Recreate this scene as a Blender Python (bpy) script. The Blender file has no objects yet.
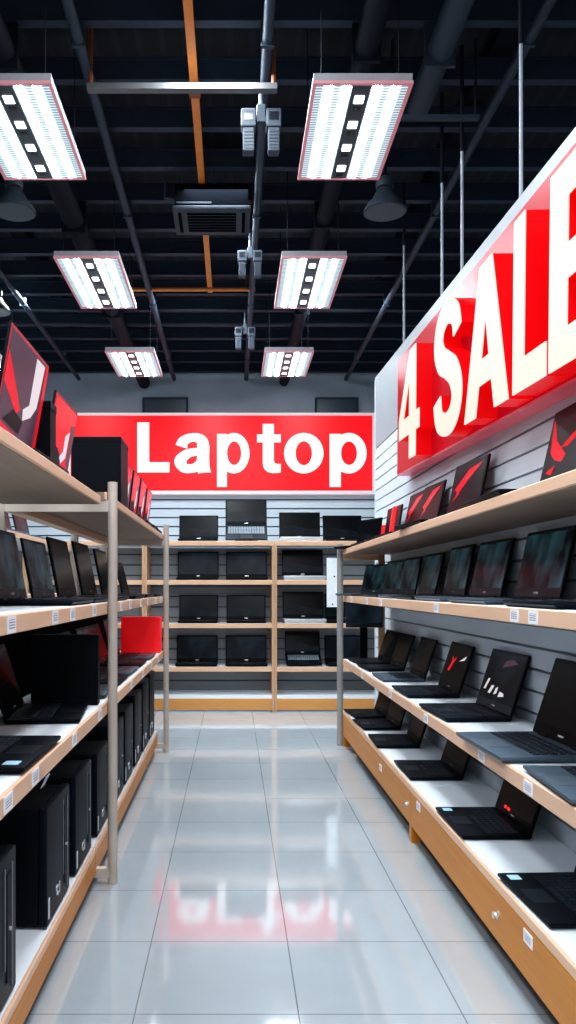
import bpy, bmesh, math, random
from mathutils import Vector, Matrix
from mathutils.geometry import tessellate_polygon
random.seed(7)
SC = bpy.context.scene
COL = SC.collection
PI = math.pi
R = math.radians

# ------------------------------------------------------------------ materials
def lin(c):
    return tuple(((v/255)/12.92 if v/255 <= .04045 else ((v/255+.055)/1.055)**2.4) for v in c)

class NT:
    def __init__(s, name):
        s.m = bpy.data.materials.new(name); s.m.use_nodes = True
        s.t = s.m.node_tree; s.n = s.t.nodes; s.l = s.t.links
        s.b = s.n['Principled BSDF']
    def node(s, kind, **kw):
        n = s.n.new(kind)
        for k, v in kw.items(): setattr(n, k, v)
        return n
    def put(s, sock, v):
        if hasattr(v, 'is_output'): s.l.new(v, sock)
        else: sock.default_value = v
    def math(s, op, a, b=0.0, c=None):
        n = s.node('ShaderNodeMath', operation=op)
        s.put(n.inputs[0], a); s.put(n.inputs[1], b)
        if c is not None: s.put(n.inputs[2], c)
        return n.outputs[0]
    def mix(s, f, a, b):
        n = s.node('ShaderNodeMix', data_type='RGBA')
        s.put(n.inputs[0], f); s.put(n.inputs[6], a); s.put(n.inputs[7], b)
        return n.outputs[2]
    def coord(s, which='Object'):
        return s.node('ShaderNodeTexCoord').outputs[which]
    def noise(s, scale, vec=None, detail=3, rough=.5, stretch=None):
        v = vec or s.coord()
        if stretch:
            mp = s.node('ShaderNodeMapping'); s.l.new(v, mp.inputs[0]); mp.inputs['Scale'].default_value = stretch; v = mp.outputs[0]
        n = s.node('ShaderNodeTexNoise'); s.l.new(v, n.inputs['Vector'])
        n.inputs['Scale'].default_value = scale; n.inputs['Detail'].default_value = detail; n.inputs['Roughness'].default_value = rough
        return n.outputs['Fac']

def C4(c): return (*lin(c), 1)

def mat(name, rgb, rough=.5, metal=0, emis=None, es=0, var=.08, scale=14, stretch=None, spec=.5, rgb2=None, coat=0):
    t = NT(name)
    f = t.noise(scale, stretch=stretch)
    a = C4(rgb)
    b2 = C4(rgb2) if rgb2 else tuple(min(1, v*(1+var*2)) for v in a[:3])+(1,)
    a2 = a if rgb2 else tuple(v*(1-var*2) for v in a[:3])+(1,)
    c = t.mix(f, a2, b2)
    t.l.new(c, t.b.inputs['Base Color'])
    t.b.inputs['Roughness'].default_value = rough
    t.b.inputs['Metallic'].default_value = metal
    t.b.inputs['Specular IOR Level'].default_value = spec
    t.b.inputs['Coat Weight'].default_value = coat
    if emis:
        t.b.inputs['Emission Color'].default_value = C4(emis); t.b.inputs['Emission Strength'].default_value = es
    return t.m

def wood(name, light, dark, axis, rough=.45):
    t = NT(name)
    st = {'x': (1.2, 30, 30), 'y': (30, 1.2, 30), 'z': (30, 30, 1.2)}[axis]
    f = t.noise(1.6, stretch=st, detail=5, rough=.6)
    f2 = t.noise(.9, detail=2)
    c = t.mix(f, C4(dark), C4(light))
    c = t.mix(t.math('MULTIPLY', f2, .35), c, C4(dark))
    t.l.new(c, t.b.inputs['Base Color']); t.b.inputs['Roughness'].default_value = rough; t.b.inputs['Specular IOR Level'].default_value = .2
    return t.m

def floor_mat():
    t = NT('polished_floor_tile')
    co = t.coord()
    sx = t.node('ShaderNodeSeparateXYZ'); t.l.new(co, sx.inputs[0])
    def line(o, off):
        u = t.math('FRACT', t.math('DIVIDE', t.math('SUBTRACT', o, off), .5))
        d = t.math('ABSOLUTE', t.math('SUBTRACT', u, .5))
        return t.math('GREATER_THAN', d, .4955)
    g = t.math('MAXIMUM', line(sx.outputs[0], .2), line(sx.outputs[1], .44))
    n = t.noise(1.3, detail=4)
    n2 = t.noise(9, detail=5, rough=.65)
    base = t.mix(n, C4((158, 166, 172)), C4((180, 185, 189)))
    base = t.mix(t.math('MULTIPLY', n2, .3), base, C4((142, 148, 153)))
    c = t.mix(g, base, C4((116, 121, 125)))
    t.l.new(c, t.b.inputs['Base Color'])
    r = t.math('ADD', t.math('MULTIPLY', n2, .07), .03)
    t.l.new(r, t.b.inputs['Roughness'])
    t.b.inputs['Specular IOR Level'].default_value = 1.0
    t.b.inputs['IOR'].default_value = 2.2
    return t.m

def stripe_emit(name, lo, hi, axis, freq, s_lo, s_hi):
    t = NT(name)
    sx = t.node('ShaderNodeSeparateXYZ'); t.l.new(t.coord(), sx.inputs[0])
    u = t.math('FRACT', t.math('MULTIPLY', sx.outputs[axis], freq))
    k = t.math('GREATER_THAN', u, .45)
    c = t.mix(k, C4(lo), C4(hi))
    t.l.new(c, t.b.inputs['Emission Color'])
    t.l.new(t.math('ADD', t.math('MULTIPLY', k, s_hi-s_lo), s_lo), t.b.inputs['Emission Strength'])
    t.l.new(c, t.b.inputs['Base Color'])
    return t.m

def deck_mat():
    t = NT('dark_roof_deck')
    sx = t.node('ShaderNodeSeparateXYZ'); t.l.new(t.coord(), sx.inputs[0])
    u = t.math('FRACT', t.math('MULTIPLY', sx.outputs[0], 7))
    k = t.math('GREATER_THAN', u, .75)
    c = t.mix(k, C4((9, 15, 23)), C4((22, 31, 42)))
    t.l.new(c, t.b.inputs['Base Color']); t.b.inputs['Roughness'].default_value = .7
    return t.m

def screen_mat(name, dark, glow, es, scale=7):
    t = NT(name)
    f = t.noise(scale, detail=4, stretch=(1, 1, .6))
    k = t.math('SMOOTH_MIN', t.math('MAXIMUM', t.math('MULTIPLY', t.math('SUBTRACT', f, .42), 3.2), 0.0), 1.0, .1)
    c = t.mix(k, C4(dark), C4(glow))
    t.l.new(c, t.b.inputs['Emission Color']); t.b.inputs['Emission Strength'].default_value = es
    t.b.inputs['Base Color'].default_value = C4((6, 8, 11)); t.b.inputs['Roughness'].default_value = .25; t.b.inputs['Specular IOR Level'].default_value = .12
    return t.m

def tag_mat():
    t = NT('printed_price_tag')
    sx = t.node('ShaderNodeSeparateXYZ'); t.l.new(t.coord('Generated'), sx.inputs[0])
    n = t.math('MULTIPLY', t.math('GREATER_THAN', t.math('FRACT', t.math('MULTIPLY', sx.outputs[2], 6)), .55), 1.0)
    inside = t.math('MULTIPLY', t.math('LESS_THAN', t.math('ABSOLUTE', t.math('SUBTRACT', sx.outputs[0], .5)), .36),
                    t.math('LESS_THAN', t.math('ABSOLUTE', t.math('SUBTRACT', sx.outputs[2], .5)), .3))
    k = t.math('MULTIPLY', inside, t.math('GREATER_THAN', n, .55))
    c = t.mix(k, C4((226, 226, 230)), C4((120, 125, 150)))
    t.l.new(c, t.b.inputs['Base Color']); t.b.inputs['Roughness'].default_value = .4
    return t.m

M = {
 'floor': floor_mat(), 'deck': deck_mat(),
 'purlin': mat('painted_purlin_steel', (40, 52, 66), .6, spec=.3),
 'pipe': mat('dark_grey_pipe', (50, 61, 73), .55, spec=.3),
 'duct': mat('black_duct', (15, 22, 31), .7, spec=.2),
 'grey_bar': mat('light_grey_conduit', (92, 92, 94), .4),
 'orange': mat('orange_conduit', (205, 125, 52), .5, scale=20),
 'copper': mat('brown_rod', (120, 70, 38), .5),
 'wall': mat('grey_blue_wall_paint', (150, 160, 170), .7, scale=3),
 'fascia': mat('pale_grey_fascia', (150, 158, 164), .5, scale=2, var=.03),
 'slat': mat('white_slatwall', (206, 216, 224), .55, scale=2, var=.03),
 'groove': mat('slat_groove', (70, 78, 86), .7),
 'gslat': mat('grey_slat_panel', (128, 130, 132), .55, scale=2),  # shade inside the shelves is put into this grey
 'vent_dark': mat('dark_window_glass', (46, 56, 66), .3),
 'fix': mat('white_fixture_metal', (66, 73, 82), .5, spec=.2, scale=25, var=.15),
 'fix_dark': mat('fixture_lens_dark', (30, 34, 40), .2),
 'bell': mat('dark_grey_lamp_metal', (48, 56, 65), .5, spec=.3),
 'bell_disc': mat('lamp_diffuser_off', (66, 73, 80), .5),
 'ac': mat('dark_grey_air_unit', (40, 49, 60), .5, spec=.3),
 'ac_dark': mat('air_unit_slots', (8, 11, 16), .8, spec=.02),
 'housing': mat('light_housing', (150, 150, 155), .4),
 'rim': mat('pink_edge_frame', (170, 128, 132), .5, emis=(216, 134, 142), es=.28),
 'louver': stripe_emit('louver_diffuser', (128, 150, 160), (196, 214, 220), 1, 42, .38, .72),
 'louver_side': stripe_emit('louver_side', (176, 196, 204), (235, 244, 248), 1, 42, .6, .9),
 'tube': mat('bright_tube', (255, 255, 255), .4, emis=(246, 251, 255), es=30),
 'spot': mat('bright_spot', (255, 255, 255), .4, emis=(246, 251, 255), es=3),
 'strip': mat('dark_lamp_strip', (44, 52, 60), .3),
 'rod': mat('pale_steel_rod', (150, 156, 166), .4),
 'wood_y': wood('beech_edge_long', (226, 192, 166), (202, 162, 134), 'y'),
 'wood_x': wood('beech_edge_cross', (228, 192, 162), (204, 164, 132), 'x'),
 'wood_z': wood('beech_post', (205, 170, 140), (180, 140, 106), 'z'),
 'kick_y': wood('honey_wood_kick', (208, 142, 52), (172, 104, 30), 'y', .35),
 'kick_x': wood('honey_wood_kick_cross', (214, 160, 100), (192, 134, 76), 'x', .35),
 'shelf_white': mat('white_shelf_laminate', (228, 232, 236), .4, scale=4, var=.03),
 'shelf_taupe': wood('taupe_shelf_board', (158, 138, 124), (126, 108, 96), 'y', .5),
 'post_taupe': mat('taupe_painted_post', (176, 164, 154), .45, scale=8),
 'post_grey': mat('grey_metal_post', (140, 138, 136), .4, scale=8),
 'black_panel': mat('black_back_panel', (7, 9, 12), .8, spec=.1),
 'plinth': mat('dark_plinth', (26, 26, 28), .8),
 'black': mat('black_laptop_plastic', (7, 12, 19), .42, scale=30, spec=.1),
 'black2': mat('charcoal_laptop_plastic', (14, 23, 33), .42, scale=30, spec=.1),
 'grey': mat('grey_laptop_palmrest', (66, 78, 90), .38, scale=30),
 'silver': mat('silver_laptop_metal', (196, 202, 208), .3, metal=.3, scale=30),
 'key': mat('black_key_caps', (30, 38, 47), .4, spec=.15),
 'key_hi': mat('grey_key_caps', (120, 130, 138), .35),
 'pad': mat('track_pad', (20, 25, 31), .35, spec=.3),
 'pad_grey': mat('grey_track_pad', (80, 90, 100), .3),
 'bezel': mat('black_bezel', (6, 9, 13), .35, scale=30, spec=.1),
 'bezel_g': mat('blue_grey_bezel', (32, 44, 54), .35, scale=30, spec=.25),
 'screen': mat('glossy_dark_screen', (5, 7, 10), .22, scale=3, spec=.14),
 'screen_b': screen_mat('blue_dark_screen', (10, 15, 20), (42, 60, 73), .9, 3),  # faint blue glow painted in as sheen on dark screens
 'teal': screen_mat('hazy_teal_screen', (8, 18, 24), (70, 112, 124), .5, 8),
 'badge': mat('bright_badge', (210, 216, 222), .25, metal=.6),
 'blue_st': mat('blue_white_sticker', (168, 204, 224), .3, emis=(168, 204, 224), es=.15),
 'red_led': mat('red_led', (230, 50, 50), .3, emis=(255, 40, 40), es=1.5),
 's_mauve': mat('screen_mauve', (40, 30, 38), .2, spec=.15, emis=(104, 74, 90), es=.55, scale=9, var=.2),
 's_red': mat('screen_red', (110, 8, 18), .2, spec=.15, emis=(226, 24, 42), es=.8, scale=9),
 's_pink': mat('screen_pink', (110, 50, 58), .2, spec=.15, emis=(232, 110, 124), es=.6),
 's_white': mat('screen_pale', (110, 106, 110), .2, spec=.15, emis=(230, 224, 228), es=.7),
 's_dark': mat('screen_charcoal', (8, 9, 13), .3, emis=(16, 17, 24), es=.25, spec=.12),
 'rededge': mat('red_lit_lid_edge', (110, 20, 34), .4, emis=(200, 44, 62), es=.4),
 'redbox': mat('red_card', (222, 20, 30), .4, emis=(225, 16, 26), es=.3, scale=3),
 'tower': mat('black_computer_case', (6, 12, 19), .45, scale=26, spec=.1),
 'tower_f': mat('charcoal_computer_front', (12, 22, 32), .42, scale=26, spec=.1),
 'groove_l': mat('case_groove_highlight', (96, 106, 116), .3),
 'sticker': mat('white_sticker', (200, 206, 212), .4),
 'tag': tag_mat(),
 'tag_grey': mat('grey_paper_tag', (140, 148, 162), .5),
 'knob': mat('silver_lock', (216, 216, 214), .2, metal=.7),
 'sign_red': mat('red_lightbox_face', (120, 6, 14), .3, spec=.2, emis=(236, 28, 38), es=.9, scale=2, var=.03),
 'sign_white': mat('white_lightbox_letters', (60, 58, 58), .3, spec=.2, emis=(255, 250, 250), es=.95, scale=2, var=.02),
 'sign_frame': mat('white_sign_frame', (210, 206, 208), .35, emis=(255, 230, 232), es=.3),
 'sale_red': mat('glossy_red_acrylic', (120, 5, 18), .3, emis=(196, 8, 30), es=.5, scale=2, var=.04, spec=.08),
 'sale_side': mat('red_letter_side', (130, 3, 8), .3, spec=.2, emis=(220, 6, 14), es=.72, scale=2, var=.04),
 'sale_white': mat('warm_white_letter_face', (56, 50, 46), .35, spec=.1, emis=(255, 235, 220), es=.86, scale=5, var=.04),
 'sale_pink': mat('pink_underside', (190, 92, 106), .3, emis=(206, 84, 102), es=.25),  # light on the red board's underside put into a paler glowing pink
 'white_box': mat('white_card', (224, 228, 232), .5),
}

# ------------------------------------------------------------------ mesh helper
class MB:
    def __init__(s): s.v = []; s.f = []; s.mi = []
    def add(s, vs, fs, mi=0):
        o = len(s.v); s.v += [tuple(p) for p in vs]
        for f in fs: s.f.append([i+o for i in f]); s.mi.append(mi)
        return s
    def box(s, x0, y0, z0, x1, y1, z1, mi=0):
        return s.add([(x0,y0,z0),(x1,y0,z0),(x1,y1,z0),(x0,y1,z0),(x0,y0,z1),(x1,y0,z1),(x1,y1,z1),(x0,y1,z1)],
                     [(0,3,2,1),(4,5,6,7),(0,1,5,4),(1,2,6,5),(2,3,7,6),(3,0,4,7)], mi)
    def hexa(s, b, t, mi=0):
        return s.add(list(b)+list(t), [(0,3,2,1),(4,5,6,7),(0,1,5,4),(1,2,6,5),(2,3,7,6),(3,0,4,7)], mi)
    def tube(s, p0, p1, r, n=14, r1=None, mi=0):
        p0 = Vector(p0); p1 = Vector(p1); d = (p1-p0).normalized()
        a = d.orthogonal().normalized(); b = d.cross(a); r1 = r if r1 is None else r1
        vs = []
        for p, q in ((p0, r), (p1, r1)):
            for k in range(n): vs.append(p+q*(a*math.cos(2*PI*k/n)+b*math.sin(2*PI*k/n)))
        fs = [(k,(k+1)%n,n+(k+1)%n,n+k) for k in range(n)]+[tuple(range(n-1,-1,-1)), tuple(range(n,2*n))]
        return s.add(vs, fs, mi)
    def lathe(s, prof, n=28, c=(0,0,0), mi=0):
        vs = []; fs = []
        for (r, z) in prof:
            for k in range(n): vs.append((c[0]+r*math.cos(2*PI*k/n), c[1]+r*math.sin(2*PI*k/n), c[2]+z))
        for i in range(len(prof)-1):
            for k in range(n): fs.append((i*n+k, i*n+(k+1)%n, (i+1)*n+(k+1)%n, (i+1)*n+k))
        fs.append(tuple(range(n))); fs.append(tuple(range((len(prof)-1)*n, len(prof)*n)))
        return s.add(vs, fs, mi)
    def rbox(s, x0, y0, z0, x1, y1, z1, bev=.004, seg=2, mi=0):
        bm = bmesh.new(); bmesh.ops.create_cube(bm, size=1)
        for v in bm.verts:
            v.co = Vector(((x0+x1)/2+v.co.x*(x1-x0), (y0+y1)/2+v.co.y*(y1-y0), (z0+z1)/2+v.co.z*(z1-z0)))
        bmesh.ops.bevel(bm, geom=bm.edges[:], offset=bev, segments=seg, affect='EDGES', profile=.6)
        bm.verts.index_update()
        s.add([v.co.copy() for v in bm.verts], [[v.index for v in f.verts] for f in bm.faces], mi); bm.free()
        return s
    def prism(s, loops, h0, h1, fn, mi=0, cap0=True, cap1=True, sides=True):
        """loops: outline then holes in (u, v); fn(u, v, h) -> point"""
        flat = [p for l in loops for p in l]
        tris = tessellate_polygon([[Vector((p[0], p[1], 0)) for p in l] for l in loops])
        n = len(flat)
        vs = [fn(p[0], p[1], h0) for p in flat]+[fn(p[0], p[1], h1) for p in flat]
        fs = []
        if cap0: fs += [tuple(t) for t in tris]
        if cap1: fs += [tuple(i+n for i in t) for t in tris]
        if sides:
            o = 0
            for l in loops:
                k = len(l)
                for i in range(k): fs.append((o+i, o+(i+1)%k, n+o+(i+1)%k, n+o+i))
                o += k
        return s.add(vs, fs, mi)
    def mesh(s, name, mats, smooth=False):
        me = bpy.data.meshes.new(name); me.from_pydata(s.v, [], s.f)
        for m in (mats if isinstance(mats, (list, tuple)) else [mats]): me.materials.append(M[m])
        for p, k in zip(me.polygons, s.mi): p.material_index = k
        bm = bmesh.new(); bm.from_mesh(me); bmesh.ops.recalc_face_normals(bm, faces=bm.faces[:]); bm.to_mesh(me); bm.free()
        if smooth:
            me.shade_smooth()
            try: me.set_sharp_from_angle(angle=R(40))
            except Exception: pass
        return me
    def build(s, name, mats, parent=None, loc=(0,0,0), smooth=False):
        o = bpy.data.objects.new(name, s.mesh(name, mats, smooth)); COL.objects.link(o)
        o.location = loc
        if parent: o.parent = parent
        return o

def thing(name, label, cat, loc=(0,0,0), rz=0, group=None):
    o = bpy.data.objects.new(name, None); COL.objects.link(o); o.empty_display_size = .05
    o.location = loc; o.rotation_euler = (0, 0, rz)
    return tag(o, label, cat, group)
def tag(o, label, cat, group=None):
    o['label'] = label; o['category'] = cat
    if group: o['group'] = group
    return o
def struct(name, mb, m, smooth=False):
    o = mb.build(name, m, smooth=smooth); o['kind'] = 'structure'; return o
def copy_tree(o, parent=None):
    c = o.copy(); COL.objects.link(c)
    c.parent = parent
    for ch in list(o.children): copy_tree(ch, c)
    return c
USED = set()
def place(proto, label, loc, rz=0, scale=None, group=None):
    if proto.name in USED: o = copy_tree(proto)
    else: o = proto; USED.add(proto.name)
    o.location = loc; o.rotation_euler = (0, 0, rz)
    if scale: o.scale = scale
    o['label'] = label
    if group: o['group'] = group
    elif 'group' in o: del o['group']
    return o

HC = 1.3
def at(px, py, Y): return ((px-233)/800*Y, Y, HC-(py-588)/800*Y)

# ------------------------------------------------------------------ room shell
struct('floor', MB().box(-5, -3, -.1, 5, 12, 0), 'floor')
struct('ceiling', MB().box(-5, -3, 4.72, 5, 12, 4.82), 'deck')
wb = MB().box(-5, 11.8, 0, 5, 11.95, 4.72, 0)
z = .1
while z < 2.66:
    wb.box(-4.9, 11.76, z, 3.2, 11.8, z+.112, 1); wb.box(-4.9, 11.78, z+.112, 3.2, 11.8, z+.132, 2); z += .132
struct('wall_back', wb, ['wall', 'slat', 'groove'])
struct('wall_left', MB().box(-5.15, -3, 0, -5, 12, 4.72), 'wall')
struct('wall_far_right', MB().box(5, -3, 0, 5.15, 12, 4.72), 'wall')
# slatwall partition behind the shelves at the right
wr = MB()
def wtop(y): return 3.05+.04*(y-3.03)
Y0, Y1 = .6, 7.32
wr.hexa([(1.32,Y0,0),(1.36,Y0,0),(1.36,Y1,0),(1.32,Y1,0)], [(1.32,Y0,wtop(Y0)),(1.36,Y0,wtop(Y0)),(1.36,Y1,wtop(Y1)),(1.32,Y1,wtop(Y1))], 2)
z = .1
while z < 2.55:
    wr.box(1.3, Y0, z, 1.32, Y1, z+.083, 0); z += .095
wr.hexa([(1.3,Y0,z),(1.32,Y0,z),(1.32,Y1,z),(1.3,Y1,z)], [(1.3,Y0,wtop(Y0)),(1.32,Y0,wtop(Y0)),(1.32,Y1,wtop(Y1)),(1.3,Y1,wtop(Y1))], 2)
wr.box(1.298, 7.29, .1, 1.37, 7.33, 3.2, 0)
struct('wall_right', wr, ['slat', 'groove', 'fascia'])

# dark high windows in the back wall
for i, (a, b) in enumerate(((145, 186), (317, 356))):
    x0, _, z1 = at(a, 400, 11.78); x1, _, z0 = at(b, 414, 11.78)
    w = MB().box(x0, 11.74, z0-.1, x1, 11.8, z1, 0)
    o = struct('window_%d' % (i+1), w, 'vent_dark')
    MB().box(x0-.03, 11.73, z1, x1+.03, 11.8, z1+.03).box(x0-.03, 11.73, z0-.1, x0, 11.8, z1).box(x1, 11.73, z0-.1, x1+.03, 11.8, z1).build('window_frame', 'purlin', o)

# purlins: trim
n = 1
for k in range(-5, 15):
    y = 4.47+.515*k
    b = MB().box(-5, y-.03, 4.45, 5, y+.03, 4.462).box(-5, y-.006, 4.462, 5, y+.006, 4.58).box(-5, y-.03, 4.58, 5, y+.03, 4.592)
    struct('trim_%d' % n, b, 'purlin'); n += 1
# deep rafters above the purlins
for x in (-2.0, 1.65):
    struct('trim_%d' % n, MB().box(x-.07, -3, 4.592, x+.07, 11.8, 4.72), 'duct'); n += 1

def run(name, label, cat, xh, h, r, m, y0=-1, y1=11.7):
    x = xh*h; zz = HC+h
    o = MB().tube((x, y0, zz), (x, y1, zz), r, 14).build(name, m, smooth=True)
    tag(o, label, cat)
    y = 2.41
    while y < y1:
        if y > y0: MB().box(x-r*1.15, y-.012, zz-r*1.2, x+r*1.15, y+.012, 4.455).build('pipe_clamp', m, o)
        y += 2.06
    return o
run('ceiling_pipe', 'thin grey ceiling pipe running back between the two light columns, left of the orange conduit', 'pipe', -.282, 3.06, .032, 'pipe')
run('ceiling_pipe', 'thin grey ceiling pipe that carries the three twin spotlights', 'pipe', .063, 3.06, .032, 'pipe')
run('ceiling_pipe', 'grey ceiling pipe at the far left above the red laptop screens', 'pipe', -.737, 3.06, .028, 'pipe')
run('ceiling_pipe', 'grey ceiling pipe running above the hanging rods near the sale sign', 'pipe', .54, 3.06, .03, 'pipe')
run('ceiling_duct', 'thick black round duct above the left column of ceiling lights', 'duct', -.433, 3.0, .085, 'duct')
run('ceiling_duct', 'thick black round duct above the right column of ceiling lights', 'duct', .247, 3.02, .07, 'duct')
run('ceiling_duct', 'grey square-edged duct nearest the sale sign, high at the ceiling', 'duct', .385, 3.0, .075, 'pipe', -1, 5.0)

# orange conduit that runs away from the viewer, orange cross bar, grey cross bar
o = MB().box(-.265, .8, 4.4, -.215, 8.4, 4.45).build('orange_conduit', 'orange'); tag(o, 'orange square conduit running lengthwise beneath the dark roof', 'conduit')
MB().box(-.275, 4.95, 4.39, -.205, 5.05, 4.46).build('joint_clip', 'copper', o)
MB().box(-.275, 2.9, 4.39, -.205, 3.0, 4.46).build('joint_clip', 'copper', o)
o = MB().tube((-1.06, 8.2, 4.36), (.23, 8.2, 4.36), .02, 12).build('orange_crossbar', 'orange', smooth=True); tag(o, 'orange bar hung crosswise below the roof, behind the air unit', 'bar')
MB().tube((-1.04, 8.2, 4.37), (-1.04, 8.2, 4.72), .009, 8).build('hanger_rod', 'copper', o)
MB().tube((.14, 8.2, 4.37), (.14, 8.2, 4.72), .009, 8).build('hanger_rod', 'copper', o)
o = MB().box(-.86, 4.70, 4.235, .26, 4.75, 4.27).build('grey_crossbar', 'grey_bar'); tag(o, 'pale grey bar hung crosswise beneath the roof near the front', 'bar')
MB().tube((-.84, 4.72, 4.27), (-.84, 4.72, 4.72), .014, 8).build('hanger_rod', 'copper', o)
MB().tube((.24, 4.72, 4.27), (.24, 4.72, 4.72), .014, 8).build('hanger_rod', 'copper', o)

# ------------------------------------------------------------------ ceiling lights
def make_panel():
    W, L, H = .5, 1.0, .05
    t = thing('ceiling_light', 'x', 'ceiling light')
    MB().box(-W/2, 0, .008, W/2, L, H).build('housing', 'housing', t)
    fr = MB()
    fr.box(-W/2-.004, -.004, -.004, -W/2+.014, L+.004, .012).box(W/2-.014, -.004, -.004, W/2+.004, L+.004, .012)
    fr.box(-W/2+.014, -.004, -.004, W/2-.014, .014, .012).box(-W/2+.014, L-.014, -.004, W/2-.014, L+.004, .012)
    fr.build('frame', 'rim', t)
    for s in (-1, 1):
        d = MB().box(min(s*.048, s*.235), .014, .002, max(s*.048, s*.235), L-.014, .009).build('diffuser', 'louver', t)
        for a, b in ((.06, .1), (.15, .166)):
            MB().box(min(s*a, s*b), .02, -.002, max(s*a, s*b), L-.02, .004).build('tube', 'tube', d)
        MB().box(min(s*.178, s*.2), .02, -.001, max(s*.178, s*.2), L-.02, .004).build('reflector', 'louver_side', d)
    st = MB().box(-.047, .014, -.001, .047, L-.014, .009).build('centre_strip', 'strip', t)
    for k in range(4):
        y = .14+.24*k
        sp = MB().rbox(-.026, y-.035, -.006, .026, y+.035, -.001, .0025, 1).build('spot_lamp', 'spot', t)
        MB().box(-.02, y+.075, -.004, .02, y+.1, -.001).build('sensor', 'fix_dark', st)
    for x in (-.2, .2):
        for y in (.1, .9): MB().tube((x, y, H), (x, y, .87), .003, 6).build('hanger_wire', 'duct', t)
    return t
panel = make_panel()
ZP = 3.85
for (x, y, sy, lab) in ((.657, 4.04, .95, 'right column, nearest and largest, over the right aisle side'),
                     (-1.17, 4.04, .95, 'left column, cut by the left edge of the photo'),
                     (.627, 6.17, 1.12, 'right column, middle one of three'),
                     (-1.132, 6.17, 1.12, 'left column, middle one of three'),
                     (.577, 8.2, .95, 'right column, farthest and smallest'),
                     (-1.06, 8.2, .95, 'left column, farthest and smallest'),
                     (-2.7, 8.2, .95, 'far left, only its corner showing beside a red screen')):
    place(panel, 'lit ceiling light panel, '+lab, (x, y, ZP if y < 8 else 3.72), 0, (1, sy, 1))

# twin spot fixtures on the pipe
def make_twin():
    t = thing('twin_spotlight', 'x', 'spotlight')
    MB().rbox(-.03, -.03, .0, .03, .03, .12, .006).tube((0, 0, .12), (0, 0, .2), .016).build('mount', 'fix', t)
    for s in (-1, 1):
        h = MB().rbox(s*.085-.05, -.05, -.04, s*.085+.05, .05, .08, .008).rbox(s*.085-.038, -.04, -.2, s*.085+.038, .04, -.04, .006).build('spot_head', 'fix', t)
        MB().box(s*.085-.032, -.053, .0, s*.085+.032, -.049, .055).build('lens', 'fix_dark', h)
        g = MB()
        for k in range(6): g.box(s*.085-.03, -.043, -.185+.022*k, s*.085+.03, -.0395, -.178+.022*k)
        g.build('vent_slots', 'bell', h)
    return t
tw = make_twin()
for (px, py, Y, sc, lab) in ((261, 124, 4.87, .9, 'nearest and largest of the three'), (250, 259, 6.87, .78, 'middle one of the three'), (245, 334, 8.9, .85, 'farthest and smallest of the three')):
    x, y, zz = at(px, py, Y)
    o = place(tw, 'pale twin-head spotlight hanging from a ceiling pipe, '+lab, (x, y, zz), 0, (sc, sc, sc))
    lift = MB().tube((0, 0, .2), (0, 0, (4.36-zz)/sc), .014, 8).build('drop_rod', 'pipe', o)

# bell lamps
def make_bell():
    t = thing('hanging_lamp', 'x', 'lamp')
    MB().lathe([(.045, .155), (.06, .165), (.064, .2), (.058, .225), (.04, .235)]).build('cap', 'bell', t, smooth=True)
    MB().lathe([(.148, 0), (.146, .014), (.125, .05), (.092, .085), (.072, .12), (.05, .155)]).build('lamp_shade', 'bell', t, smooth=True)
    MB().lathe([(.02, -.006), (.138, -.004), (.14, .004), (.02, .006)]).build('diffuser', 'bell_disc', t, smooth=True)
    return t
bell = make_bell()
for (px, py, Y, lab) in ((385, 212, 5.5, 'beyond the nearest right light panel'), (14, 212, 5.5, 'beside the nearest left light panel'), (-4, 312, 8.2, 'cut by the left edge below the other')):
    x, y, zz = at(px, py, Y)
    o = place(bell, 'dark grey bell-shaped hanging lamp, '+lab, (x, y, zz), 0, None)
    MB().tube((0, 0, .23), (0, 0, 4.46-zz), .012, 8).build('stem', 'duct', o)

# air unit
t = thing('air_conditioner', 'dark grey slotted ceiling air conditioner hanging beside the orange conduit', 'air conditioner', (-.165, 6.1, 4.19))
MB().rbox(-.3, 0, 0, .3, .46, .03, .008).build('face_panel', 'ac', t)
sl = MB()
for k in range(7): sl.box(-.19, .07+.048*k, -.004, .19, .095+.048*k, .001)
sl.box(-.26, .06, -.003, -.235, .4, .001).box(.235, .06, -.003, .26, .4, .001)
sl.build('grille', 'ac_dark', t)
b = MB().box(-.28, .02, .03, .28, .44, .2).build('casing', 'ac_dark', t)
MB().box(-.27, .015, .05, .0, .02, .065).build('edge_strip', 'ac', b)
MB().tube((.02, .02, .2), (.02, .02, .3), .01).tube((-.25, .1, .2), (-.25, .1, .3), .008).tube((.25, .4, .2), (.25, .4, .3), .008).build('hanger_rod', 'pipe', t)
MB().tube((-.28, .1, .12), (-.36, .1, .13), .016).tube((-.36, .1, .13), (-.36, .1, .3), .012).build('coolant_pipe', 'pipe', t)

# rods down to the sale wall, on small struts
for (px, pt, Y, lab) in ((521, 40, 3.61, 'nearest of the four'), (462, 148, 4.54, 'second nearest of the four'), (442, 180, 4.98, 'third of the four'), (404, 243, 6.08, 'farthest of the four')):
    Y = 800*1.335/(px-233); zt = HC+(588-pt)/800*Y
    o = MB().tube((1.335, Y, wtop(Y)), (1.335, Y, zt), .009, 10).build('hanging_rod', 'rod', smooth=True)
    tag(o, 'thin pale rod hanging to the top of the sale wall, '+lab, 'rod')
    MB().tube((1.335, Y, zt-.02), (1.335, Y, 4.46), .012, 8).build('upper_sleeve', 'duct', o)
    MB().box(1.31, Y-.03, wtop(Y)-.002, 1.36, Y+.03, wtop(Y)+.012).build('foot_plate', 'rod', o)
o = MB().box(.9, 4.6, 4.0, 1.42, 4.63, 4.025).build('grey_strut', 'pipe'); tag(o, 'short dark grey strut below the roof beside the second rod', 'strut')
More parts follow.
